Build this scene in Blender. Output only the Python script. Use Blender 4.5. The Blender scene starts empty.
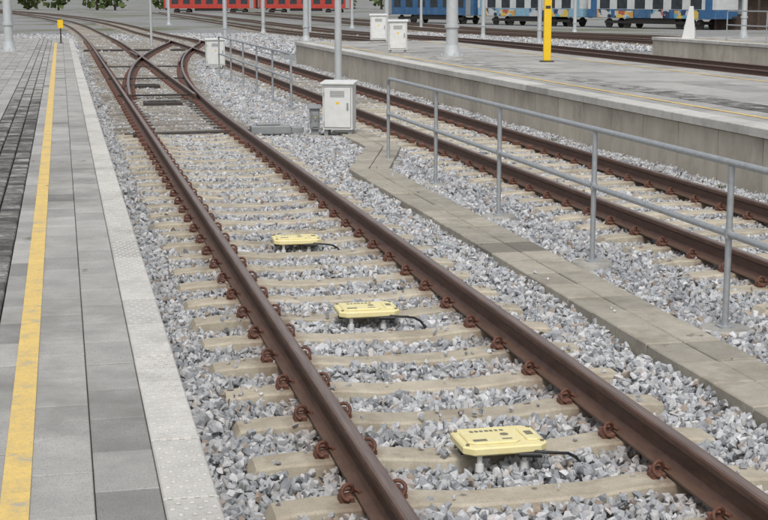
import bpy, bmesh, math, random
import numpy as np
from mathutils import Vector, Matrix
random.seed(7); rng=np.random.default_rng(11)
sc=bpy.context.scene
XL,XR=1.295,2.795; TL,TR=5.41,6.91
# ------------------------------------------------------------ materials
def new_mat(name):
    m=bpy.data.materials.new(name); m.use_nodes=True
    nt=m.node_tree; b=nt.nodes['Principled BSDF']; return m,nt,b
def N(nt,t,**k):
    n=nt.nodes.new(t)
    for a,v in k.items(): setattr(n,a,v)
    return n
def ramp(nt,stops):
    r=N(nt,'ShaderNodeValToRGB'); e=r.color_ramp.elements
    while len(e)<len(stops): e.new(0.5)
    for i,(p,c) in enumerate(stops):
        e[i].position=p; e[i].color=(c[0],c[1],c[2],1)
    return r
def noise(nt,co,scale,detail=4,rough=.6,stretch=None):
    n=N(nt,'ShaderNodeTexNoise'); n.inputs['Scale'].default_value=scale
    n.inputs['Detail'].default_value=detail; n.inputs['Roughness'].default_value=rough
    if stretch:
        mp=N(nt,'ShaderNodeMapping'); mp.inputs['Scale'].default_value=stretch
        nt.links.new(co,mp.inputs['Vector']); co=mp.outputs[0]
    nt.links.new(co,n.inputs['Vector']); return n
def mix(nt,fac,a,b,mode='MIX'):
    m=N(nt,'ShaderNodeMix',data_type='RGBA',blend_type=mode)
    for i,v in ((0,fac),(6,a),(7,b)):
        if isinstance(v,(int,float)): m.inputs[i].default_value=v
        elif isinstance(v,tuple): m.inputs[i].default_value=(v[0],v[1],v[2],1)
        else: nt.links.new(v,m.inputs[i])
    return m.outputs[2]
def math_(nt,op,a,b=None):
    m=N(nt,'ShaderNodeMath',operation=op)
    for i,v in enumerate((a,b)):
        if v is None: continue
        if isinstance(v,(int,float)): m.inputs[i].default_value=v
        else: nt.links.new(v,m.inputs[i])
    return m.outputs[0]
def raildist(nt,x):
    o=None
    for rx in (XL,XR,TL,TR):
        d=math_(nt,'ABSOLUTE',math_(nt,'SUBTRACT',x,rx)); o=d if o is None else math_(nt,'MINIMUM',o,d)
    return o
def surf(name,c1,c2,scale=20,rough=.8,bump=.2,bscale=120,attr=0,stain=None,stain_scale=1.5,stain_pos=(.55,.7),metal=0,stretch=None,speck=None,bdist=.004,blot=None,rust=None):
    m,nt,b=new_mat(name)
    co=N(nt,'ShaderNodeTexCoord').outputs['Object']
    n=noise(nt,co,scale,6,.65,stretch)
    r=ramp(nt,[(.32,c1),(.68,c2)]); nt.links.new(n.outputs[0],r.inputs[0]); col=r.outputs[0]
    if speck:
        s=noise(nt,co,speck[0],3,.7); sr=ramp(nt,[(speck[1],(0,0,0)),(speck[1]+.08,(1,1,1))])
        nt.links.new(s.outputs[0],sr.inputs[0]); col=mix(nt,sr.outputs[0],col,speck[2])
    if stain:
        s=noise(nt,co,stain_scale,5,.7); sr=ramp(nt,[(stain_pos[0],(0,0,0)),(stain_pos[1],(1,1,1))])
        nt.links.new(s.outputs[0],sr.inputs[0]); col=mix(nt,sr.outputs[0],col,stain)
    if blot:
        s=noise(nt,co,blot[0],7,.75); sr=ramp(nt,[(blot[1],(0,0,0)),(blot[1]+.03,(.8,.8,.8))])
        nt.links.new(s.outputs[0],sr.inputs[0]); col=mix(nt,sr.outputs[0],col,blot[2])
    if rust:
        so=N(nt,'ShaderNodeSeparateXYZ'); nt.links.new(co,so.inputs[0]); d=raildist(nt,so.outputs[0])
        dn=math_(nt,'ADD',d,math_(nt,'MULTIPLY',math_(nt,'SUBTRACT',noise(nt,co,18,5,.7).outputs[0],.5),.25))
        rr=ramp(nt,[(.07,(.75,.75,.75)),(.22,(0,0,0))]); nt.links.new(dn,rr.inputs[0]); col=mix(nt,rr.outputs[0],col,rust)
    if attr:
        a=N(nt,'ShaderNodeAttribute',attribute_name='rnd')
        mr=N(nt,'ShaderNodeMapRange'); mr.inputs['To Min'].default_value=1-attr; mr.inputs['To Max'].default_value=1+attr*.6; mr.clamp=False
        nt.links.new(a.outputs['Fac'],mr.inputs[0]); col=mix(nt,1.0,col,mr.outputs[0],'MULTIPLY')
    nt.links.new(col,b.inputs['Base Color'])
    b.inputs['Roughness'].default_value=rough; b.inputs['Metallic'].default_value=metal
    if bump:
        bn=noise(nt,co,bscale,5,.7); bp=N(nt,'ShaderNodeBump'); bp.inputs['Strength'].default_value=bump; bp.inputs['Distance'].default_value=bdist
        nt.links.new(bn.outputs[0],bp.inputs['Height']); nt.links.new(bp.outputs[0],b.inputs['Normal'])
    return m
M={}
M['slab']=surf('platform_slab',(.35,.343,.322),(.47,.46,.43),5,.85,.5,150,.18,(.27,.262,.24),.9,(.5,.68),speck=(190,.54,(.26,.255,.235)),blot=(2.1,.64,(.16,.145,.12)))
M['edge']=surf('edge_slab',(.50,.485,.445),(.62,.60,.555),9,.85,.5,90,.12,(.38,.37,.33),2.2,(.52,.75),speck=(140,.58,(.38,.37,.335)),blot=(3,.68,(.25,.23,.19)))
M['wall']=surf('concrete_wall',(.46,.41,.33),(.58,.53,.44),3,.9,.3,60,.12,(.31,.275,.22),1.0,(.5,.75),stretch=(1,1,.35))
M['path']=surf('path_slab',(.34,.31,.25),(.44,.405,.335),8,.9,.5,90,.18,(.24,.215,.165),1.6,(.5,.7),speck=(160,.57,(.24,.22,.17)),blot=(2.4,.63,(.14,.125,.10)))
M['sleeper']=surf('sleeper_concrete',(.41,.36,.275),(.55,.495,.39),7,.9,.5,80,.14,(.31,.26,.195),3.,(.52,.72),speck=(170,.57,(.29,.25,.19)),rust=(.18,.12,.08))
M['sleeper2']=surf('turnout_sleeper',(.23,.21,.175),(.35,.32,.27),7,.9,.4,80,.2,(.13,.11,.09),1.,(.5,.75))
M['foot']=surf('footing_concrete',(.34,.33,.29),(.44,.42,.38),14,.9,.5,90,.1,(.26,.24,.2),6,(.5,.7))
M['galv']=surf('galvanised_steel',(.36,.38,.39),(.48,.50,.51),18,.45,.08,200,0,metal=.45)
M['galvpole']=surf('mast_steel',(.45,.47,.47),(.55,.57,.57),5,.5,.05,80,0,metal=.2)
M['cab']=surf('cabinet_paint',(.64,.645,.62),(.74,.74,.71),6,.5,.08,200,0,(.50,.48,.42),3,(.6,.8))
M['cabd']=surf('cabinet_grey',(.24,.25,.25),(.31,.32,.32),8,.5,.05,200)
M['black']=surf('black_rubber',(.012,.012,.013),(.03,.03,.03),30,.5,.1,200)
M['dark']=surf('dark_iron',(.028,.024,.022),(.06,.05,.043),20,.6,.3,120)
M['clip']=surf('rusty_clip',(.075,.03,.02),(.18,.075,.045),60,.65,.3,200)
M['bal']=surf('balise_yellow',(.78,.68,.33),(.83,.75,.42),10,.6,.06,200,0,(.60,.52,.30),7,(.55,.8),speck=(90,.62,(.6,.53,.33)))
M['white']=surf('white_plastic',(.62,.62,.6),(.74,.74,.72),20,.5,.05,200)
M['label']=surf('label_grey',(.10,.09,.07),(.30,.27,.18),160,.6,0)
M['yel']=surf('yellow_paint_sign',(.80,.50,.01),(.85,.56,.02),5,.45,.03,100)
M['grass']=surf('grass_tuft',(.05,.08,.02),(.11,.14,.04),3,.9,.3,20)
M['weed']=surf('weed_leaf',(.09,.12,.05),(.17,.19,.09),30,.8,0)
M['leaf']=surf('dry_leaf',(.16,.10,.05),(.27,.18,.10),30,.8,0)
M['glass']=surf('train_window',(.02,.025,.03),(.05,.06,.07),3,.15,0)
M['roof']=surf('train_roof',(.16,.17,.17),(.24,.24,.24),2,.6,0)
M['tblue']=surf('train_blue',(.03,.10,.22),(.045,.14,.29),2,.45,0,blot=(1.2,.55,(.10,.16,.24)))
M['tlight']=surf('train_lightblue',(.18,.34,.45),(.26,.42,.52),2,.45,0)
M['twhite']=surf('train_white',(.50,.52,.52),(.62,.63,.62),2,.45,0)
M['tred']=surf('train_red',(.36,.03,.02),(.46,.05,.03),2,.45,0)
M['brown']=surf('brown_timber',(.035,.022,.016),(.08,.05,.035),4,.8,.2,30)
M['tile']=surf('roof_tile',(.13,.06,.04),(.20,.09,.06),8,.8,.2,30)
def worn():
    m,nt,b=new_mat('yellow_line_paint'); co=N(nt,'ShaderNodeTexCoord').outputs['Object']
    n=noise(nt,co,7,9,.82); r=ramp(nt,[(.38,(.42,.39,.31)),(.435,(.66,.48,.18)),(.55,(.78,.55,.17)),(.75,(.82,.62,.24))])
    nt.links.new(n.outputs[0],r.inputs[0])
    n2=noise(nt,co,120,4,.7); r2=ramp(nt,[(.54,(0,0,0)),(.62,(1,1,1))]); nt.links.new(n2.outputs[0],r2.inputs[0])
    c=mix(nt,r2.outputs[0],r.outputs[0],(.54,.42,.20)); nt.links.new(c,b.inputs['Base Color'])
    b.inputs['Roughness'].default_value=.75; return m
M['line']=worn()
def band():
    m,nt,b=new_mat('guidance_band'); co=N(nt,'ShaderNodeTexCoord').outputs['Object']
    n=noise(nt,co,4,7,.8); so=N(nt,'ShaderNodeSeparateXYZ'); nt.links.new(co,so.inputs[0])
    mr=N(nt,'ShaderNodeMapRange'); mr.inputs['From Min'].default_value=18; mr.inputs['From Max'].default_value=34; mr.inputs['To Min'].default_value=0; mr.inputs['To Max'].default_value=.3
    nt.links.new(so.outputs[1],mr.inputs[0]); ad=math_(nt,'ADD',n.outputs[0],mr.outputs[0])
    r=ramp(nt,[(.35,(.05,.047,.043)),(.5,(.12,.115,.105)),(.62,(.28,.275,.255)),(.9,(.36,.35,.33))])
    nt.links.new(ad,r.inputs[0])
    a=N(nt,'ShaderNodeAttribute',attribute_name='rnd'); m2=N(nt,'ShaderNodeMapRange'); m2.inputs['To Min'].default_value=.55; m2.inputs['To Max'].default_value=1.45; nt.links.new(a.outputs['Fac'],m2.inputs[0])
    c=mix(nt,1.0,r.outputs[0],m2.outputs[0],'MULTIPLY')
    nt.links.new(c,b.inputs['Base Color']); b.inputs['Roughness'].default_value=.85; return m
M['band']=band()
def railmat(name,top,s1,s2):
    m,nt,b=new_mat(name); co=N(nt,'ShaderNodeTexCoord').outputs['Object']
    n=noise(nt,co,25,6,.7,(1,.25,1)); r=ramp(nt,[(.3,s1),(.7,s2)]); nt.links.new(n.outputs[0],r.inputs[0])
    so=N(nt,'ShaderNodeSeparateXYZ'); nt.links.new(co,so.inputs[0])
    fr=ramp(nt,[(.0,(1,1,1)),(.5,(0,0,0))]); fm=N(nt,'ShaderNodeMapRange'); fm.inputs['From Min'].default_value=-.172; fm.inputs['From Max'].default_value=-.11
    nt.links.new(so.outputs[2],fm.inputs[0]); nt.links.new(fm.outputs[0],fr.inputs[0])
    side=mix(nt,math_(nt,'MULTIPLY',fr.outputs[0],.45),r.outputs[0],(.20,.135,.09))
    g2=N(nt,'ShaderNodeAttribute',attribute_name='top'); mm=g2.outputs['Fac']
    n3=noise(nt,co,8,5,.6,(6,.3,1)); r3=ramp(nt,[(.35,tuple(x*.72 for x in top)),(.65,tuple(x*1.25 for x in top))]); nt.links.new(n3.outputs[0],r3.inputs[0])
    c=mix(nt,mm,side,r3.outputs[0]); nt.links.new(c,b.inputs['Base Color'])
    ro=N(nt,'ShaderNodeMapRange'); ro.inputs['To Min'].default_value=.62; ro.inputs['To Max'].default_value=.34
    nt.links.new(mm,ro.inputs[0]); nt.links.new(ro.outputs[0],b.inputs['Roughness'])
    nt.links.new(math_(nt,'MULTIPLY',mm,.4),b.inputs['Metallic'])
    bn=noise(nt,co,140,4,.7); bp=N(nt,'ShaderNodeBump'); bp.inputs['Strength'].default_value=.25; bp.inputs['Distance'].default_value=.002
    nt.links.new(bn.outputs[0],bp.inputs['Height']); nt.links.new(bp.outputs[0],b.inputs['Normal'])
    return m
M['rail']=railmat('rail_steel',(.22,.155,.125),(.055,.029,.020),(.13,.066,.044))
def stone():
    m,nt,b=new_mat('ballast_stone'); oi=N(nt,'ShaderNodeObjectInfo')
    r=ramp(nt,[(0,(.24,.25,.265)),(.2,(.37,.385,.40)),(.45,(.48,.495,.51)),(.62,(.44,.435,.42)),(.68,(.55,.56,.57)),(.9,(.66,.66,.66)),(.97,(.37,.30,.24))])
    nt.links.new(oi.outputs['Random'],r.inputs[0])
    co=N(nt,'ShaderNodeTexCoord').outputs['Object']
    n=noise(nt,co,60,5,.7); r2=ramp(nt,[(.3,(.75,.75,.75)),(.7,(1.12,1.11,1.10))]); nt.links.new(n.outputs[0],r2.inputs[0])
    c=mix(nt,1.0,r.outputs[0],r2.outputs[0],'MULTIPLY')
    so=N(nt,'ShaderNodeSeparateXYZ'); nt.links.new(oi.outputs['Location'],so.inputs[0]); d=raildist(nt,so.outputs[0])
    rr=ramp(nt,[(.05,(.42,.42,.42)),(.24,(0,0,0))]); nt.links.new(d,rr.inputs[0]); c=mix(nt,rr.outputs[0],c,(.24,.17,.125))
    nt.links.new(c,b.inputs['Base Color']); b.inputs['Roughness'].default_value=.85
    bp=N(nt,'ShaderNodeBump'); bp.inputs['Strength'].default_value=.4; bp.inputs['Distance'].default_value=.004
    nt.links.new(n.outputs[0],bp.inputs['Height']); nt.links.new(bp.outputs[0],b.inputs['Normal'])
    return m
M['stone']=stone()
def groundmat():
    m,nt,b=new_mat('ground_gravel'); co=N(nt,'ShaderNodeTexCoord').outputs['Object']
    v=N(nt,'ShaderNodeTexVoronoi'); v.inputs['Scale'].default_value=17; nt.links.new(co,v.inputs['Vector'])
    sr=N(nt,'ShaderNodeSeparateColor'); nt.links.new(v.outputs['Color'],sr.inputs[0])
    r=ramp(nt,[(0,(.18,.18,.18)),(.4,(.32,.32,.315)),(.75,(.42,.42,.41)),(1,(.52,.51,.49))]); nt.links.new(sr.outputs[0],r.inputs[0])
    d=ramp(nt,[(.0,(1,1,1)),(.6,(.4,.4,.4))]); nt.links.new(v.outputs['Distance'],d.inputs[0])
    c=mix(nt,.6,r.outputs[0],d.outputs[0],'MULTIPLY')
    big=noise(nt,co,.06,5,.6); br=ramp(nt,[(.5,(0,0,0)),(.62,(1,1,1))]); nt.links.new(big.outputs[0],br.inputs[0])
    so=N(nt,'ShaderNodeSeparateXYZ'); nt.links.new(co,so.inputs[0])
    mr=N(nt,'ShaderNodeMapRange'); mr.inputs['From Min'].default_value=70; mr.inputs['From Max'].default_value=120; nt.links.new(so.outputs[1],mr.inputs[0])
    mm=math_(nt,'MULTIPLY',br.outputs[0],mr.outputs[0])
    gn=noise(nt,co,2,5,.7); gr=ramp(nt,[(.35,(.08,.095,.04)),(.65,(.17,.18,.09))]); nt.links.new(gn.outputs[0],gr.inputs[0])
    c=mix(nt,mm,c,gr.outputs[0]); nt.links.new(c,b.inputs['Base Color']); b.inputs['Roughness'].default_value=.95
    bp=N(nt,'ShaderNodeBump'); bp.inputs['Strength'].default_value=.6; bp.inputs['Distance'].default_value=.02; bp.invert=True
    nt.links.new(v.outputs['Distance'],bp.inputs['Height']); nt.links.new(bp.outputs[0],b.inputs['Normal'])
    return m
M['ground']=groundmat()
def graffiti():
    m,nt,b=new_mat('graffiti_paint'); co=N(nt,'ShaderNodeTexCoord').outputs['Object']
    n=noise(nt,co,1.6,3,.6); mx=N(nt,'ShaderNodeVectorMath',operation='ADD'); nt.links.new(co,mx.inputs[0]); nt.links.new(n.outputs['Color'],mx.inputs[1])
    v=N(nt,'ShaderNodeTexVoronoi'); v.inputs['Scale'].default_value=1.5; nt.links.new(mx.outputs[0],v.inputs['Vector'])
    sr=N(nt,'ShaderNodeSeparateColor'); nt.links.new(v.outputs['Color'],sr.inputs[0])
    r=ramp(nt,[(0,(.5,.5,.5)),(.25,(.03,.05,.12)),(.38,(.6,.42,.08)),(.52,(.55,.3,.06)),(.62,(.4,.1,.08)),(.74,(.12,.32,.45)),(.88,(.02,.02,.02))]); r.color_ramp.interpolation='CONSTANT'
    nt.links.new(sr.outputs[0],r.inputs[0]); nt.links.new(r.outputs[0],b.inputs['Base Color']); return m
M['graf']=graffiti()
# ------------------------------------------------------------ mesh helpers
class B:
    def __init__(s): s.v=[];s.f=[];s.r=[];s.m=[];s.s=[];s.t=[]
    def add(s,vs,fs,mi=0,smooth=False,rnd=None,top=None):
        o=len(s.v); s.v.extend([tuple(v) for v in vs]); rr=random.random() if rnd is None else rnd
        for i,f in enumerate(fs):
            s.f.append(tuple(o+k for k in f)); s.r.append(rr); s.m.append(mi); s.s.append(smooth); s.t.append(0 if top is None else top[i])
    def box(s,x0,x1,y0,y1,z0,z1,ch=0,mi=0,M4=None,rnd=None):
        c=ch
        vs=[(x0,y0,z0),(x1,y0,z0),(x1,y1,z0),(x0,y1,z0),(x0,y0,z1-c),(x1,y0,z1-c),(x1,y1,z1-c),(x0,y1,z1-c)]
        fs=[(0,3,2,1),(0,1,5,4),(1,2,6,5),(2,3,7,6),(3,0,4,7)]
        if c>0:
            vs+=[(x0+c,y0+c,z1),(x1-c,y0+c,z1),(x1-c,y1-c,z1),(x0+c,y1-c,z1)]
            fs+=[(4,5,9,8),(5,6,10,9),(6,7,11,10),(7,4,8,11),(8,9,10,11)]
        else: fs.append((4,5,6,7))
        if M4: vs=[M4@Vector(v) for v in vs]
        s.add(vs,fs,mi,False,rnd)
    def tube(s,pts,r,seg=8,mi=0,caps=True,M4=None):
        pts=[Vector(p) for p in pts]; n=len(pts); vs=[];fs=[]
        rs=r if isinstance(r,(list,tuple)) else [r]*n
        t0=(pts[1]-pts[0]).normalized(); up=Vector((0,0,1)) if abs(t0.z)<.9 else Vector((1,0,0)); a=t0.cross(up).normalized()
        for i,p in enumerate(pts):
            t=(pts[min(i+1,n-1)]-pts[max(i-1,0)]).normalized()
            a=(a-t*a.dot(t)).normalized(); b2=t.cross(a)
            for k in range(seg):
                an=2*math.pi*k/seg; vs.append(p+a*math.cos(an)*rs[i]+b2*math.sin(an)*rs[i])
        for i in range(n-1):
            for k in range(seg):
                k2=(k+1)%seg; fs.append((i*seg+k,i*seg+k2,(i+1)*seg+k2,(i+1)*seg+k))
        if M4: vs=[M4@v for v in vs]
        s.add(vs,fs,mi,True)
        if caps:
            s.add(vs[:seg],[tuple(reversed(range(seg)))],mi); s.add(vs[-seg:],[tuple(range(seg))],mi)
    def obj(s,name,mats,parent=None,bevel=0):
        me=bpy.data.meshes.new(name); me.from_pydata(s.v,[],s.f)
        me.polygons.foreach_set('material_index',s.m); me.polygons.foreach_set('use_smooth',s.s)
        a=me.attributes.new('rnd','FLOAT','FACE'); a.data.foreach_set('value',s.r)
        a=me.attributes.new('top','FLOAT','FACE'); a.data.foreach_set('value',[float(x) for x in s.t])
        for m in (mats if isinstance(mats,list) else [mats]): me.materials.append(m)
        me.update(); o=bpy.data.objects.new(name,me); sc.collection.objects.link(o)
        if parent: o.parent=parent
        if bevel:
            md=o.modifiers.new('bev','BEVEL'); md.width=bevel; md.segments=2; md.limit_method='ANGLE'
        return o
def empty(name,loc=(0,0,0),rz=0):
    o=bpy.data.objects.new(name,None); o.location=loc; o.rotation_euler=(0,0,rz); o.empty_display_size=.2; sc.collection.objects.link(o); return o
def sstep(a,b,x):
    t=min(1,max(0,(x-a)/(b-a))); return t*t*(3-2*t)
def gz(y): return -.38*sstep(60,115,y)
def bend(y): return -((y-95)**2)/2400 if y>95 else 0.0
# ------------------------------------------------------------ ground
ys=[-40,-10,0]+list(range(5,60,5))+list(range(60,120,5))+[130,150,180,220,280,360,500,800,1400,2200]
xs=[-1500,-600,-200,-80,-30,-10,0,10,20,30,50,80,130,250,600,1500]
g=B(); vs=[(x,y,-.315+gz(y)) for y in ys for x in xs]; W=len(xs)
g.add(vs,[(j*W+i,j*W+i+1,(j+1)*W+i+1,(j+1)*W+i) for j in range(len(ys)-1) for i in range(W-1)],smooth=True)
g.obj('ground',M['ground'])
# ------------------------------------------------------------ tracks
PROF=[(-.075,-.172),(-.075,-.161),(-.026,-.146),(-.0095,-.128),(-.0085,-.058),(-.03,-.045),(-.036,-.036),(-.036,-.012),(-.030,-.004),(-.018,0),(.018,0),(.030,-.004),(.036,-.012),(.036,-.036),(.03,-.045),(.0085,-.058),(.0095,-.128),(.026,-.146),(.075,-.161),(.075,-.172)]
def rail(b,fx,y0,y1,step=2.0,dz=0):
    n=max(2,int((y1-y0)/step)+1); P=[]
    for i in range(n):
        y=y0+(y1-y0)*i/(n-1); P.append(Vector((fx(y),y,gz(y)+dz)))
    vs=[];k=len(PROF)
    for i,p in enumerate(P):
        t=(P[min(i+1,n-1)]-P[max(i-1,0)]).normalized(); r=Vector((t.y,-t.x,0)).normalized()
        for (a,z) in PROF: vs.append(p+r*a+Vector((0,0,z)))
    fs=[];tp=[]
    for i in range(n-1):
        for j in range(k):
            j2=(j+1)%k; fs.append((i*k+j2,i*k+j,(i+1)*k+j,(i+1)*k+j2)); tp.append(1 if j==9 else (.6 if j in (8,10) else 0))
    b.add(vs,fs,0,False,top=tp)
    b.add(vs[:k],[tuple(range(k))],0); b.add(vs[-k:],[tuple(reversed(range(k)))],0)
SP=.645; SY=[6.05+SP*n for n in range(-4,230)]
def sleeper(b,xc,y,L=2.45,x0=None,x1=None,rails=()):
    if x0 is None: x0=xc-L/2;x1=xc+L/2
    rails=list(rails); y+=random.uniform(-.012,.012); z=gz(y)
    st=[(x0,-.245),(x0+.03,-.197),(x0+.2,-.183)]
    if len(rails)==2:
        a,c=rails; st+=[(a+.2,-.183),(a+.45,-.208),(c-.45,-.208),(c-.2,-.183)]
    st+=[(x1-.2,-.183),(x1-.03,-.197),(x1,-.245)]
    sk=random.uniform(-.006,.006); rr=random.random()
    vs=[]
    for (x,zt) in st:
        yy=y+sk*(x-xc)
        e=.012
        for (dy,zz) in ((-.140,-.42),(-.104,zt-e),(-.090,zt),(.090,zt),(.104,zt-e),(.140,-.42)): vs.append((x,yy+dy,zz+z))
    n=6; fs=[]
    for i in range(len(st)-1):
        for j in range(n-1): fs.append((i*n+j,(i+1)*n+j,(i+1)*n+j+1,i*n+j+1))
    fs.append(tuple(range(n))); o=(len(st)-1)*n; fs.append(tuple(o+j for j in reversed(range(n))))
    b.add(vs,fs,0,rnd=rr)
def clip_pts(sgn):
    p=[]
    for i in range(15):
        a=-math.pi*.5+2.35*math.pi*i/14; p.append((sgn*(.040+.030*math.cos(a)),-.045+.09*i/14,.044+.031*math.sin(a)))
    p.append((sgn*.022,.052,.035)); p.append((sgn*(-.018),.035,.030)); p.append((sgn*(-.022),.0,.030))
    return p
CL={1:clip_pts(1),-1:clip_pts(-1)}
def clip(b,rx,y,z,full=True):
    for sg in (1,-1):
        o=Matrix.Translation((rx+sg*.078,y,z))@Matrix.Rotation(random.uniform(-.12,.12),4,'Z')
        if full:
            b.tube([o@Vector(p) for p in CL[sg]],.0098,7,0)
            x0,x1=sorted((sg*.010,sg*.078)); b.box(rx+sg*.078+x0,rx+sg*.078+x1,y-.035,y+.035,z-.002,z+.026,.008)
        else:
            x0,x1=sorted((sg*0,sg*.085)); b.box(rx+sg*.078+x0,rx+sg*.078+x1,y-.05,y+.05,z-.002,z+.065,.02)
def dB(y):
    if y<24: return 0
    if y<60: return (y-24)**2/540
    s=36/270
    if y<68: return 2.4+s*(y-60)
    if y<80:
        t=y-68; return 2.4+s*8+s*t-s*t*t/24
    return 4.27
tA=empty('railway_track'); r=B()
rail(r,lambda y:XL+bend(y),1,330,2.5)
rail(r,lambda y:XR+dB(y),1,78,1.2)
r.obj('rails',M['rail'],tA)
r=B(); rail(r,lambda y:XR+bend(y),31.5,330,2.5,-.002); r.obj('closure_rail',M['rail'],tA)
r=B(); rail(r,lambda y:XL+dB(y),31.5,78,1.2,.003)
rail(r,lambda y:XL+.10,48,56,2,-.004); rail(r,lambda y:XR+dB(y)-.10,48,56,1,-.004)
rail(r,lambda y:XR-.09-(y-53)*.012,53.8,58,1,-.005)
r.obj('switch_rails',M['rail'],tA)
s=B();sB=B();c=B();s2=B();c2=B()
for y in SY:
    if y<24.5: sleeper(s,2.035,y,rails=(XL,XR))
    elif y<55: sleeper(sB,2.01,y,x0=.81,x1=3.26+dB(y)+.02)
    elif y<84: sleeper(sB,2.01,y,x0=.81,x1=7.385)
    else: sleeper(sB,2.01,y,x0=.81+bend(y),x1=3.26+bend(y))
    if y<80:
        z=-.18+gz(y); f=y<22
        clip(c,XL,y,z,f); clip(c,XR+dB(y),y,z,f)
        if y>32: clip(c,XR,y,z,False); clip(c,XL+dB(y),y,z,False)
    if y<55 or y>=84:
        yy=y+.2; sleeper(s2 if y<30 else sB,6.16,yy,x0=4.935+bend(y),x1=7.385+bend(y))
    if y<50:
        clip(c2,TL,y+.2,-.18,y<20); clip(c2,TR,y+.2,-.18,y<20)
s.obj('sleepers',M['sleeper'],tA); sB.obj('turnout_sleepers',M['sleeper2'],tA); c.obj('rail_clips',M['clip'],tA)
t2=empty('railway_track'); r=B(); rail(r,lambda y:TL+bend(y),1,330,2.5,-.001); rail(r,lambda y:TR+bend(y),1,330,2.5,-.001)
r.obj('rails',M['rail'],t2); s2.obj('sleepers',M['sleeper'],t2); c2.obj('rail_clips',M['clip'],t2)
for xc in (16.2,20.4,29.0,33.5):
    t=empty('railway_track'); r=B(); rail(r,lambda y:xc-.75,5,260,5); rail(r,lambda y:xc+.75,5,260,5); r.obj('rails',M['rail'],t)
    s=B()
    for y in SY[:200]: sleeper(s,xc,y)
    s.obj('sleepers',M['sleeper2'],t)
# ------------------------------------------------------------ ballast
RAILY=[3.67,6.3,8.92,11.5,14.25,16.87,19.5]
def inside_sleeper(X,Y):
    n=np.round((Y-6.05)/SP); yc=6.05+SP*n; a=(np.abs(Y-yc)<.104)
    d=np.where(Y<24,0,np.where(Y<60,(Y-24)**2/540,3.4)); xe=3.26+d; xe=np.where(Y>55,7.4,xe)
    inA=a&(X>.80)&(X<xe)
    n2=np.round((Y-.2-6.05)/SP); yc2=6.25+SP*n2; inB=(np.abs(Y-yc2)<.104)&(X>4.92)&(X<7.4)&(Y<55)
    return inA|inB
PATH=[(3.90,1.5),(3.90,18.4),(4.72,21.2),(4.72,24.0)]
def pts(x0,x1,y0,y1,dens,sz,on=.02):
    n=int((x1-x0)*(y1-y0)*dens); X=rng.uniform(x0,x1,n); Y=rng.uniform(y0,y1,n)
    patch=(np.sin(X*3.1+Y*.7)*np.sin(Y*1.9-X)>.5)
    keep=~inside_sleeper(X,Y) | (rng.random(n)<np.where(patch,on*7,on))
    px=np.where(Y<18.4,3.90,np.where(Y<21.2,3.90+.82*(Y-18.4)/2.8,4.72)); dp=np.abs(X-px)
    keep&=~((dp<.262)&(Y<24.1)&(rng.random(n)>.0015))
    onP=(dp<.262)&(Y<24.1)
    for fy in RAILY: keep&=~(((X-4.41)**2+(Y-fy)**2)<.165**2)
    X=X[keep];Y=Y[keep];onP=onP[keep]; onS=inside_sleeper(X,Y)
    Z=-.268+rng.random(len(X))*.05+ .012*np.sin(X*5.1+Y*1.3)+.010*np.sin(Y*4.1+X*2)
    Z=np.where(onS,-.180,Z); Z=np.where(onP,-.15,Z)
    Z+=np.where((X<.8)&(X>.4),.03,0)
    Z+=np.where(Y>60,-.38*np.clip((Y-60)/55,0,1)**2*(3-2*np.clip((Y-60)/55,0,1)),0)
    S=np.full(len(X),sz)*rng.uniform(.65,1.25,len(X)); S=np.where(onP|onS,S*.65,S)
    return np.stack([X,Y,Z],1),S
A=[pts(.43,8.0,4.2,14,1150,.88),pts(.43,8.0,14,30,760,.98),pts(.43,8.2,30,60,280,1.35),pts(-8,34,60,110,14,2.2),pts(13.3,22.4,40,60,90,1.6)]
P=np.concatenate([a[0] for a in A]); S=np.concatenate([a[1] for a in A])
rc=bpy.data.collections.new('ballast_stone_shapes')
for i in range(12):
    bm=bmesh.new()
    ax=(random.uniform(.85,1.35),random.uniform(.7,1.05),random.uniform(.5,.85))
    for k in range(random.randint(10,15)):
        v=Vector((random.gauss(0,1),random.gauss(0,1),random.gauss(0,1))).normalized()*random.uniform(.85,1.1)*.034
        bm.verts.new((v.x*ax[0],v.y*ax[1],v.z*ax[2]))
    res=bmesh.ops.convex_hull(bm,input=bm.verts)
    bmesh.ops.delete(bm,geom=[v for v in bm.verts if not v.link_faces],context='VERTS')
    me=bpy.data.meshes.new('stone'); bm.to_mesh(me); bm.free(); me.materials.append(M['stone'])
    o=bpy.data.objects.new('stone',me); rc.objects.link(o)
me=bpy.data.meshes.new('ballast_gravel'); me.vertices.add(len(P)); me.vertices.foreach_set('co',P.astype(np.float32).ravel())
a=me.attributes.new('sz','FLOAT','POINT'); a.data.foreach_set('value',S.astype(np.float32)); me.update()
bo=bpy.data.objects.new('ballast_gravel',me); sc.collection.objects.link(bo)
ng=bpy.data.node_groups.new('scatter','GeometryNodeTree')
ng.interface.new_socket('Geometry',in_out='INPUT',socket_type='NodeSocketGeometry'); ng.interface.new_socket('Geometry',in_out='OUTPUT',socket_type='NodeSocketGeometry')
gi=ng.nodes.new('NodeGroupInput'); go=ng.nodes.new('NodeGroupOutput'); iop=ng.nodes.new('GeometryNodeInstanceOnPoints'); ci=ng.nodes.new('GeometryNodeCollectionInfo')
ci.inputs['Collection'].default_value=rc; ci.inputs['Separate Children'].default_value=True; ci.inputs['Reset Children'].default_value=True
rv=ng.nodes.new('FunctionNodeRandomValue'); rv.data_type='FLOAT_VECTOR'; rv.inputs[0].default_value=(0,0,0); rv.inputs[1].default_value=(6.28,6.28,6.28)
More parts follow.
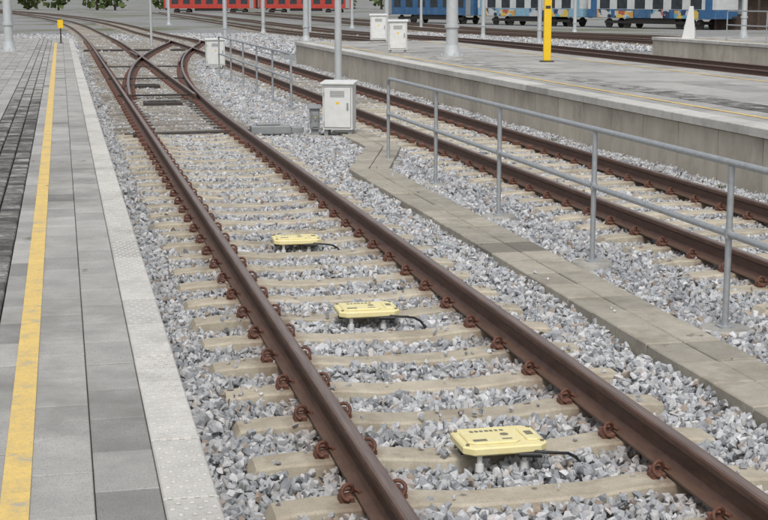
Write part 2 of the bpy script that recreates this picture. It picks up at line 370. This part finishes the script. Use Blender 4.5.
na=ng.nodes.new('GeometryNodeInputNamedAttribute'); na.data_type='FLOAT'; na.inputs['Name'].default_value='sz'
L=ng.links; L.new(gi.outputs[0],iop.inputs['Points']); L.new(ci.outputs[0],iop.inputs['Instance']); iop.inputs['Pick Instance'].default_value=True
L.new(rv.outputs[0],iop.inputs['Rotation']); L.new(na.outputs[0],iop.inputs['Scale']); L.new(iop.outputs[0],go.inputs[0])
md=bo.modifiers.new('scatter','NODES'); md.node_group=ng
# leaf litter and weeds
lb=B()
for i in range(200):
    x=random.uniform(.5,7.8); y=random.uniform(5,26); z=-.195 if not (3.64<x<4.16) else -.158
    if i%12==0: x=random.uniform(-2,.4); z=.556
    s_=random.uniform(.008,.018); T=Matrix.Translation((x,y,z))@Matrix.Rotation(random.random()*6.28,4,'Z')@Matrix.Rotation(random.uniform(-.3,.3),4,'X')
    lb.add([T@Vector(v) for v in ((-s_*1.3,0,0),(0,-s_*.6,.004),(s_*1.3,0,.002),(0,s_*.6,.006))],[(0,1,2,3)])
lb.obj('fallen_leaves',M['leaf'])
wb=B()
for (x,y,n) in [(3.3,12.9,9),(7.75,16,8),(4.4,24.6,16),(.5,19,8),(7.7,22,10),(3.5,27,14),(.48,31,12),(7.8,30,16)]:
    for k in range(n*2):
        a=random.random()*6.28; l=random.uniform(.03,.08); q=Vector((x+random.gauss(0,.05),y+random.gauss(0,.06),-.225)); dd=Vector((math.cos(a)*.7,math.sin(a)*.7,1)).normalized(); sd_=Vector((-math.sin(a),math.cos(a),0))*.005
        wb.add([q-sd_,q+sd_,q+dd*l*.6+sd_*1.2,q+dd*l+Vector((math.cos(a),math.sin(a),-.2))*l*.2,q+dd*l*.6-sd_*1.2],[(0,1,2,3,4)])
wb.obj('weeds',M['weed'])
# ------------------------------------------------------------ near platform
pf=empty('station_platform'); b=B(); b.box(-9,.395,0,56,-.5,.50); b.obj('base',M['wall'],pf)
def row(b,x0,x1,y0,y1,L,off,z=.55,th=.06,mi=0,gap=.004,ch=.003,gy=None):
    y=y0+off-L; gy=gap if gy is None else gy
    while y<y1:
        a=max(y,y0); e=min(y+L,y1)
        if e-a>.05:
            dz=random.uniform(-.002,.002); rr=random.random()
            if random.random()<.06: rr-=.8
            b.box(x0+gap/2,x1-gap/2,a+gy/2,e-gy/2,z-th,z+dz,ch,mi,rnd=rr)
        y+=L
e=B(); row(e,.245,.417,1,56,.60,.2,ch=.006,gy=.007)
for y in np.arange(3.5,24,.05):
    for x in np.arange(.268,.40,.042):
        xx=x+(.021 if int(round(y/.05))%2 else 0)
        if xx<.405: e.box(xx-.008,xx+.008,y-.008,y+.008,.549,.5540,.003,rnd=.45)
e.obj('edge_slabs',M['edge'],pf)
sl=B()
row(sl,.045,.245,1,56,.40,.1,gy=.007); row(sl,-.155,.045,1,56,.40,.3,gy=.007); row(sl,-.335,-.155,1,56,.40,.15,gy=.007)
x=-.785
for k in range(12):
    row(sl,x-.2,x,1,56,.40,(.1*k*1.7)%.4,gy=.007); x-=.2
sl.box(-8.99,x-.003,1,56,.49,.549)
sl.obj('paving_slabs',M['slab'],pf)
bd=B()
for k in range(3): row(bd,-.785+.15*k,-.635+.15*k,1,56,.15,.03,z=.548,gap=.014,ch=.008)
bd.obj('guidance_band',M['band'],pf)
ln=B(); y=1.15
while y<50:
    ln.box(-.236,-.148,y+.0025,y+.3975,.5530,.5550,.001); y+=.40
ln.obj('yellow_line',M['line'],pf)
# ------------------------------------------------------------ far platforms
def platform(xa,xb,y0,y1,nm='station_platform'):
    p=empty(nm); w=B(); y=y0
    while y<y1:
        w.box(xa,xa+.15,y+.010,min(y+1.2,y1)-.010,-.5,.43,.01); y+=1.2
    w.box(xa+.16,xb-.02,y0,y1-.01,-.5,.44); w.obj('wall',M['wall'],p)
    cp=B(); row(cp,xa-.05,xa+.35,y0,y1,1.2,.4,z=.55,th=.11,gap=.010,ch=.01); cp.obj('coping',M['edge'],p)
    q=B(); x=xa+.35
    while x<xb-.3:
        x2=min(x+.8,xb-.25); row(q,x,x2,y0,y1,.8,random.random()*.8,z=.549,th=.08,gap=.008); x=x2
    row(q,xb-.25,xb,y0,y1,1.2,.3,z=.55,th=.1)
    q.obj('paving_slabs',M['slab'],p)
    l=B(); l.box(xa+.62,xa+.70,y0+.5,y1-.5,.5530,.5560); l.box(xb-.85,xb-.77,y0+.5,y1-.5,.5530,.5560); l.obj('yellow_line',M['line'],p)
    return p
p2=platform(8.0,13.3,1,50)
k=B()
for j in range(3): row(k,9.1+.2*j,9.3+.2*j,1,36,.3,.1,z=.557,th=.02,gap=.01)
k.obj('guidance_band',M['band'],p2)
p3=platform(22.6,27.5,10,53)
# ------------------------------------------------------------ slab path
pa=B()
for i in range(len(PATH)-1):
    a=Vector((*PATH[i],0)); c_=Vector((*PATH[i+1],0)); d=(c_-a); Ln=d.length; ang=math.atan2(d.y,d.x)-math.pi/2
    n=max(1,round(Ln/.5)); l=Ln/n
    for j in range(n):
        o=a+d*((j+.5)/n); w=.265; rr=random.random()
        if random.random()<.10: rr=-.9
        for (u0,u1,dr) in ((-w,-.005,0),(.005,w,.15)):
            T=Matrix.Translation((o.x,o.y,random.uniform(-.004,.004)))@Matrix.Rotation(ang+random.uniform(-.008,.008),4,'Z')@Matrix.Rotation(random.uniform(-.01,.01),4,'Y')
            pa.box(u0,u1,-l/2+.006,l/2-.006,-.3,-.163,.008,M4=T,rnd=rr+dr*random.uniform(-2,2))
pa.obj('concrete_path',M['path'])
# ------------------------------------------------------------ railings
def railing(name,X,Ys,z0,ztop,zmid,ends=(0,0),r=.024,footings=True):
    p=empty(name); b=B(); f=B()
    for y in Ys:
        b.tube([(X,y,z0-.1),(X,y,ztop-.02)],r*.95,10)
        b.tube([(X,y,zmid-.03),(X,y,zmid+.03)],r*1.3,10)
        b.box(X-.05,X+.05,y-.05,y+.05,z0+.022,z0+.034)
        if footings:
            f.tube([(X,y,z0-.2),(X,y,z0+.008),(X,y,z0+.022)],[.185,.185,.165],24)
    y0,y1=Ys[0]-ends[0],Ys[-1]
    def bar(z,arc):
        pts=[(X,y0,z)]+[(X,y,z) for y in Ys[1:-1]]
        pts.append((X,y1-.12,z))
        b.tube(pts+[(X,y1-.06,z-.008),(X,y1-.02,z-.035),(X,y1,z-.08)] if arc else pts+[(X,y1,z)],r,10)
    bar(ztop,True); bar(zmid,False)
    b.obj('bars',M['galv'],p)
    if footings: f.obj('footings',M['foot'],p)
railing('metal_railing',4.41,RAILY,-.215,.95,.46)
railing('metal_railing',4.45,[28.5,31.1,33.7,36.3,39,42],-.205,.95,.46)
railing('metal_railing',23.3,[30,33,36,39,42,45,48],.56,1.6,1.1,footings=False)
# ------------------------------------------------------------ balises
def balise(x,y):
    p=empty('track_balise',(x,y,-.085),random.uniform(-.03,.03)); b=B()
    def plate(w,d,c,z0,z1,e,ox=0,oy=0,mi=0):
        def ring(s,z):
            W=w/2-s;D=d/2-s; return [(ox-W+c,oy-D,z),(ox+W-c,oy-D,z),(ox+W,oy-D+c,z),(ox+W,oy+D-c,z),(ox+W-c,oy+D,z),(ox-W+c,oy+D,z),(ox-W,oy+D-c,z),(ox-W,oy-D+c,z)]
        vs=ring(e,z0)+ring(0,z0+e)+ring(0,z1-e)+ring(e,z1); fs=[tuple(reversed(range(8))),tuple(24+i for i in range(8))]
        for l in range(3):
            for i in range(8): fs.append((l*8+i,l*8+(i+1)%8,(l+1)*8+(i+1)%8,(l+1)*8+i))
        b.add(vs,fs,mi)
    plate(.43,.33,.045,-.055,-.012,.008)
    plate(.27,.23,.03,-.014,-.002,.005,-.045,0)
    plate(.07,.20,.015,-.014,-.003,.004,.155,0)
    b.obj('housing',M['bal'],p)
    l=B()
    for i in range(7): l.box(-.13+i*.026,-.115+i*.026+random.uniform(0,.006),.055,.080,-.002,-.0005)
    l.box(-.15,-.08,-.09,-.06,-.002,-.0005); l.box(.138,.175,-.03,.03,-.003,-.001); l.box(.0,.05,-.08,-.065,-.002,-.0005)
    l.tube([(.03,.0,-.002),(.03,.0,-.0005)],.022,12)
    for sx in (-.19,.19):
        for sy in (-.115,.115): l.tube([(sx,sy,-.012),(sx,sy,-.004)],.010,6)
    l.obj('labels',M['label'],p)
    w=B()
    for sx in (-.13,.10):
        for sy in (-.12,.09):
            w.tube([(sx,sy,-.150),(sx,sy,-.05)],.014,8); w.tube([(sx,sy,-.145),(sx,sy,-.105)],.022,8)
    w.obj('legs',M['white'],p)
    l=B(); l.tube([(.12,-.15,-.045),(.18,-.18,-.05),(.25,-.19,-.055),(.31,-.16,-.07),(.36,-.14,-.10),(.39,-.15,-.14),(.40,-.16,-.2)],.008,8)
    l.tube([(.06,-.15,-.062),(.17,-.18,-.062)],.015,8); l.box(-.2,.2,-.03,.03,-.085,-.056); l.obj('cable',M['black'],p)
balise(2.045,6.56); balise(2.03,9.68); balise(2.02,12.75)
# ------------------------------------------------------------ cabinets
def cabinet(X,Y,zg,w=.57,d=.38,h=.78,leg=.15,rz=0,col='cab'):
    p=empty('electrical_cabinet',(X,Y,zg),rz); b=B()
    b.box(-w/2,w/2,-d/2,d/2,leg,leg+h); o=b.obj('body',M[col],p,bevel=.008)
    q=B(); q.box(-w/2+.03,w/2-.03,-d/2-.016,-d/2-.001,leg+.04,leg+h-.05); q.obj('door',M[col],p,bevel=.006)
    q=B(); q.box(-w/2+.022,w/2-.022,-d/2-.004,-d/2-.0005,leg+.032,leg+h-.042); q.obj('door_seal',M['cabd'],p)
    q=B(); vs=[(-w/2-.03,-d/2-.04,leg+h+.002),(w/2+.03,-d/2-.04,leg+h+.002),(w/2+.03,d/2+.03,leg+h+.002),(-w/2-.03,d/2+.03,leg+h+.002),
        (-w/2-.03,-d/2-.04,leg+h+.03),(w/2+.03,-d/2-.04,leg+h+.03),(w/2+.03,d/2+.03,leg+h+.06),(-w/2-.03,d/2+.03,leg+h+.06)]
    q.add(vs,[(0,3,2,1),(0,1,5,4),(1,2,6,5),(2,3,7,6),(3,0,4,7),(4,5,6,7)]); q.obj('roof',M[col],p,bevel=.005)
    q=B()
    for i in range(6): q.box(-.12,.12,-d/2-.02,-d/2-.0165,leg+h-.2+i*.018,leg+h-.192+i*.018)
    q.box(w/2-.09,w/2-.065,-d/2-.035,-d/2-.0165,leg+h*.45,leg+h*.6)
    for z in (.15,.8): q.box(-w/2+.02,-w/2+.035,-d/2-.03,-d/2-.0165,leg+h*z-.03,leg+h*z+.03)
    q.obj('handle_and_vents',M['cabd'],p)
    q=B(); q.box(-.02,.03,-d/2-.0185,-d/2-.0165,leg+h*.57,leg+h*.62); q.obj('warning_label',M['yel'],p)
    q=B()
    for sx in (-1,1): q.box(sx*(w/2-.05)-.03,sx*(w/2-.05)+.03,-d/2+.04,d/2-.04,-.1,leg-.001)
    q.obj('legs',M['cabd'],p); q=B(); q.box(-w/2-.08,w/2+.08,-d/2-.08,d/2+.08,-.2,.03,.01); q.obj('plinth',M['foot'],p)
cabinet(4.44,23.3,-.215,w=.50,d=.34,h=.74,leg=.13,rz=-.38)
cabinet(4.06,23.5,-.215,w=.16,d=.2,h=.34,leg=.12,rz=-.12,col='cabd')
cabinet(4.75,46,-.215,w=.6,d=.3,h=.8)
cabinet(8.9,38.2,.55,w=.5,d=.32,h=.75,leg=.12,rz=-.2)
cabinet(10.4,47.5,.55,w=.55,d=.35,h=.8,leg=.12,rz=-.2)
# ------------------------------------------------------------ point machine and rods
pm=empty('point_machine',(3.46,24.1,-.2)); b=B()
b.box(-.40,.28,-.14,.14,-.02,.13); b.box(-.30,.1,-.10,.10,.131,.17); b.box(.281,.50,-.10,.10,-.02,.10); o=b.obj('housing',M['cabd'],pm,bevel=.02)
b=B(); b.box(-.6,.6,-.2,-.16,-.05,-.02); b.box(-.6,.6,.16,.2,-.05,-.02); b.tube([(-.40,0,.05),(-.6,0,.03),(-2.5,0,.02)],.018,8); b.tube([(-.40,.07,.05),(-2.5,.07,.02)],.014,8)
for x in (-.665,-2.165): b.box(x-.2,x+.2,-.12,.14,-.03,.035,.01)
b.obj('rods',M['dark'],pm)
def cover(x0,x1,y,z=-.17,w=.5):
    b=B(); b.box(x0,x1,y-w/2,y+w/2,z-.1,z+.06,.02); b.box(x0+.1,x1-.1,y-w/2+.08,y+w/2-.08,z+.061,z+.075,.005)
    for i in range(4):
        xx=x0+.15+(x1-x0-.3)*i/3; b.tube([(xx,y-w/2+.04,z+.06),(xx,y-w/2+.04,z+.08)],.02,6)
    b.obj('switch_drive_cover',M['dark'])
cover(1.65,2.45,30.8); cover(1.5,2.4,37,w=.3); cover(.9,3.9,63.,z=-.19,w=.6); cover(4.6,5.2,63.,z=-.19,w=.6)
b=B()
for y in np.arange(25,33,SP): b.box(1.22,1.52,y-.08,y+.08,-.178,-.165); b.box(2.53,2.88,y-.08,y+.08,-.178,-.165)
for y in (33,40,47): b.tube([(1.2,y,-.12),(2.9+dB(y),y,-.12)],.025,6)
b.obj('slide_plates',M['dark'],tA)
# ------------------------------------------------------------ masts & poles
def mast(name,X,Y,zg,r=.15,h=8.,col='galvpole',arm=True,flange=True):
    p=empty(name,(X,Y,zg)); b=B(); b.tube([(0,0,0),(0,0,h*.5),(0,0,h)],[r,r*.85,r*.65],16)
    if flange:
        b.tube([(0,0,0),(0,0,.04)],r*2,16); b.tube([(0,0,.04),(0,0,.30)],[r*1.5,r*1.12],16); b.tube([(0,0,.75),(0,0,.83)],r*1.22,16)
        for i in range(8):
            a=i*math.pi/4; b.tube([(r*1.75*math.cos(a),r*1.75*math.sin(a),.04),(r*1.75*math.cos(a),r*1.75*math.sin(a),.10)],.018,6)
    b.obj('shaft',M[col],p)
    if arm:
        b=B(); b.tube([(0,0,h*.82),(-2.4,0,h*.9)],.035,8); b.tube([(0,0,h*.95),(-2.4,0,h*.9)],.025,8); b.tube([(-.9,0,h*.85),(-2.8,0,h*.78)],.025,8); b.obj('cantilever_arm',M[col],p)
        b=B()
        for i in range(4): b.tube([(-.35+.06*i,0,h*.832),(-.33+.06*i,0,h*.834)],.06,10)
        b.obj('insulator',M['brown'],p)
    b=B(); b.box(-r*2.6,r*2.6,-r*2.6,r*2.6,-.6,.012); b.obj('foundation',M['foot'],p)
mast('catenary_mast',9.85,36.1,.55,.16,8.5)
mast('lamp_pole',4.9,25.8,-.22,.07,6,arm=False)
mast('catenary_mast',-1.45,42,.55,.13,8.5,arm=False)
for (X,Y,z,r,a) in [(8.4,76,-.3,.12,1),(15,109.4,-.6,.14,1),(13.2,79,-.3,.17,1),(12.6,56,-.25,.10,0),(20.8,92.7,-.5,.12,1),(25.6,86.5,-.45,.13,1),(24.2,71.5,-.35,.12,1),(38.,104,-.6,.14,1),(25.2,50.5,.55,.11,0),(24.2,44.5,.55,.07,0),(24.6,40.5,.55,.06,0),(10.9,151,-.7,.15,1),(-4,90,-.5,.14,1),(-6,125,-.7,.14,1),(26,130,-.7,.14,1),(4.2,70,-.3,.06,0),(30,120,-.6,.12,1),(17,100,-.5,.1,1)]:
    mast('catenary_mast' if a else 'lamp_pole',X,Y,z,r,8.5 if a else 5.5,arm=bool(a),flange=r>.1)
p=empty('yellow_information_post',(11.3,32.8,.55),-.2); b=B(); b.box(-.09,.09,-.06,.06,.02,2.6); b.obj('column',M['yel'],p,bevel=.02)
b=B(); b.box(-.16,.16,-.12,.12,0,.025,.005); b.obj('base_plate',M['dark'],p)
b=B(); b.box(-.07,.07,-.064,-.061,1.5,1.75); b.box(-.06,.06,-.064,-.061,1.25,1.32); b.obj('label',M['dark'],p)
p=empty('marker_sign',(-.02,50,.55)); b=B(); b.tube([(0,0,0),(0,0,.75)],.025,8); b.tube([(0,0,0),(0,0,.02)],.08,10); b.obj('post',M['dark'],p)
b=B(); b.box(-.09,.09,-.04,-.027,.5,.78); b.obj('plate',M['yel'],p)
p=empty('signal_board',(22.9,50.5,.55),-.2); b=B(); b.tube([(-.1,0,0),(.12,0,1.1)],.04,8); b.tube([(.35,0,0),(.12,0,1.1)],.04,8); b.obj('legs',M['galv'],p); b=B()
b.add([(-.2,-.05,0),(.3,-.05,0),(.2,-.05,1.2),(.05,-.05,1.2),(-.2,-.02,0),(.3,-.02,0),(.2,-.02,1.2),(.05,-.02,1.2)],[(0,1,2,3),(7,6,5,4),(0,4,5,1),(1,5,6,2),(2,6,7,3),(3,7,4,0)]); b.obj('board',M['white'],p)
# ------------------------------------------------------------ trains
def car(name,x,y,z,ang,L,colA,colB,graf=False):
    p=empty(name,(x,y,z),ang); b=B(); W=1.4
    b.box(-L/2,L/2,-W,W,.95,1.75); b.obj('lower_body',M[colB],p,bevel=.05)
    b=B(); b.box(-L/2,L/2,-W,W,1.752,3.2); b.obj('upper_body',M[colA],p)
    b=B(); vs=[];n=9
    for xx in (-L/2,L/2):
        for i in range(n):
            a=math.pi*i/(n-1); vs.append((xx,-W*math.cos(a),3.202+.75*math.sin(a)))
    b.add(vs,[(i,i+1,n+i+1,n+i) for i in range(n-1)]+[tuple(reversed(range(n))),tuple(range(n,2*n))],smooth=False); b.obj('roof',M['roof'],p)
    b=B(); nw=int(L/2.1)
    for i in range(1,nw):
        xx=-L/2+i*L/nw
        for sg in (-1,1):
            a,c_=sorted((sg*(W+.003),sg*(W+.02))); b.box(xx-.65,xx+.65,a,c_,1.80,2.70)
    b.obj('windows',M['glass'],p)
    b=B()
    for xx in (-L/2+.8,L/2-.8):
        for sg in (-1,1):
            a,c_=sorted((sg*(W+.004),sg*(W+.03))); b.box(xx-.4,xx+.4,a,c_,1.0,3.0)
    b.obj('doors',M[colB if colA!=colB else 'cabd'],p)
    if graf:
        b=B()
        for sg in (-1,1):
            a,c_=sorted((sg*(W+.055),sg*(W+.058)))
            for (u0,u1,v1) in ((-.42,-.30,1.7),(-.27,-.12,1.62),(.02,.16,1.75),(.2,.38,1.68)): b.box(L*u0,L*u1,a,c_,.98,v1)
        b.obj('graffiti',M['graf'],p)
    b=B()
    for xx in (-L/2+3.5,L/2-3.5):
        b.box(xx-1.5,xx+1.5,-1.1,1.1,.45,.7)
        for dx in (-1.2,1.2):
            for sg in (-1,1): b.tube([(xx+dx,sg*.72,.46),(xx+dx,sg*.85,.46)],.46,16)
    b.box(-3,3,-1.1,1.1,.45,.93); b.tube([(-L/2-.5,-.8,1.05),(-L/2,-.8,1.05)],.15,8); b.tube([(L/2,.8,1.05),(L/2+.5,.8,1.05)],.15,8)
    b.obj('bogies',M['dark'],p)
d=Vector((18,-44,0)).normalized(); ang=math.atan2(d.y,d.x)
o=Vector((37.5,162,-.72))
specs=[('tblue','tblue',False),('twhite','tlight',True),('twhite','tblue',True)]
for i,(ca,cb,gf) in enumerate(specs):
    q=o+d*(8+i*16.8); car('passenger_railcar',q.x,q.y,q.z,ang,16.0,ca,cb,gf)
o=Vector((19,285,-.9)); d2=Vector((44,-14,0)).normalized()
for i in range(2):
    q=o+d2*(10+i*18.6); car('red_railcar',q.x,q.y,q.z,math.atan2(d2.y,d2.x),18,'tred','tred')
# timber shed
p=empty('goods_shed',(66,118,-.75),-.4); b=B(); b.box(-9,9,-4,4,0,3.6); b.obj('walls',M['brown'],p)
b=B(); b.add([(-10,-5.2,3.5),(10,-5.2,3.5),(10,0,5.6),(-10,0,5.6),(-10,5.2,3.5),(10,5.2,3.5)],[(0,1,2,3),(3,2,5,4)]); b.add([(-9.98,-4,3.6),(-9.98,4,3.6),(-9.98,0,5.3)],[(0,1,2)]); b.obj('roof',M['tile'],p)
b=B()
for i in range(5): b.box(-8+i*3.5,-6.6+i*3.5,-4.06,-4.005,.3 if i%2 else 1.4,2.7)
b.obj('doors_and_windows',M['roof'],p)
b=B()
for i in range(6): b.box(-9.2+i*3.6,-9+i*3.6,-5.1,-4.9,0,3.5)
b.obj('posts',M['brown'],p)
# distant trees
tb=B()
for i in range(60):
    x=-160+i*7+random.uniform(-3,3); y=345+random.uniform(-18,18); hh=random.uniform(7,12)
    tb.tube([(x,y,-1),(x,y,hh*.6)],[.3,.12],6,1,False)
    for k in range(130):
        a=random.random()*6.28; zz=random.uniform(.12,1)*hh; rr=random.random()**.5*3.6*math.sin(min(1,max(.1,(zz/hh)))*2.6+.35)
        c0=Vector((x+math.cos(a)*rr,y+math.sin(a)*rr,zz-1)); s_=random.uniform(.4,.9)
        u=Vector((random.gauss(0,1),random.gauss(0,1),random.gauss(0,1))).normalized(); v=u.orthogonal().normalized()
        tb.add([c0-u*s_-v*s_*.5,c0+u*s_-v*s_*.5,c0+u*s_*.7+v*s_,c0-u*s_*.6+v*s_*.8],[(0,1,2,3)],0)
tb.obj('distant_trees',[M['grass'],M['brown']])
# ------------------------------------------------------------ light
w=bpy.data.worlds.new('World'); sc.world=w; w.use_nodes=True; nt=w.node_tree; bg=nt.nodes['Background']
sky=nt.nodes.new('ShaderNodeTexSky'); sky.sky_type='NISHITA'; sky.sun_disc=False
EL,AZ=math.radians(55),math.radians(195)
sky.sun_elevation=EL; sky.sun_rotation=AZ; sky.air_density=1.0; sky.dust_density=3.0
hs=nt.nodes.new('ShaderNodeHueSaturation'); hs.inputs['Saturation'].default_value=.35
nt.links.new(sky.outputs[0],hs.inputs['Color']); nt.links.new(hs.outputs[0],bg.inputs['Color']); bg.inputs['Strength'].default_value=.15
sd=bpy.data.lights.new('sun','SUN'); sd.energy=1.5; sd.angle=math.radians(16); sd.color=(1,.975,.94)
so=bpy.data.objects.new('sun',sd); sc.collection.objects.link(so)
dirv=Vector((math.sin(AZ)*math.cos(EL),math.cos(AZ)*math.cos(EL),math.sin(EL))); so.rotation_euler=dirv.to_track_quat('Z','Y').to_euler(); so.location=(0,0,20)
# ------------------------------------------------------------ camera
cd=bpy.data.cameras.new('camera'); cd.sensor_width=36; cd.lens=67.03; cd.clip_end=5000; cd.clip_start=.05
co=bpy.data.objects.new('camera',cd); sc.collection.objects.link(co); co.location=(0,0,2.05)
pitch=math.radians(10.38); yaw=math.radians(12.57)
co.rotation_euler=(math.pi/2-pitch,0,-yaw); sc.camera=co
sc.view_settings.view_transform='Standard'; sc.view_settings.look='None'; sc.view_settings.exposure=0
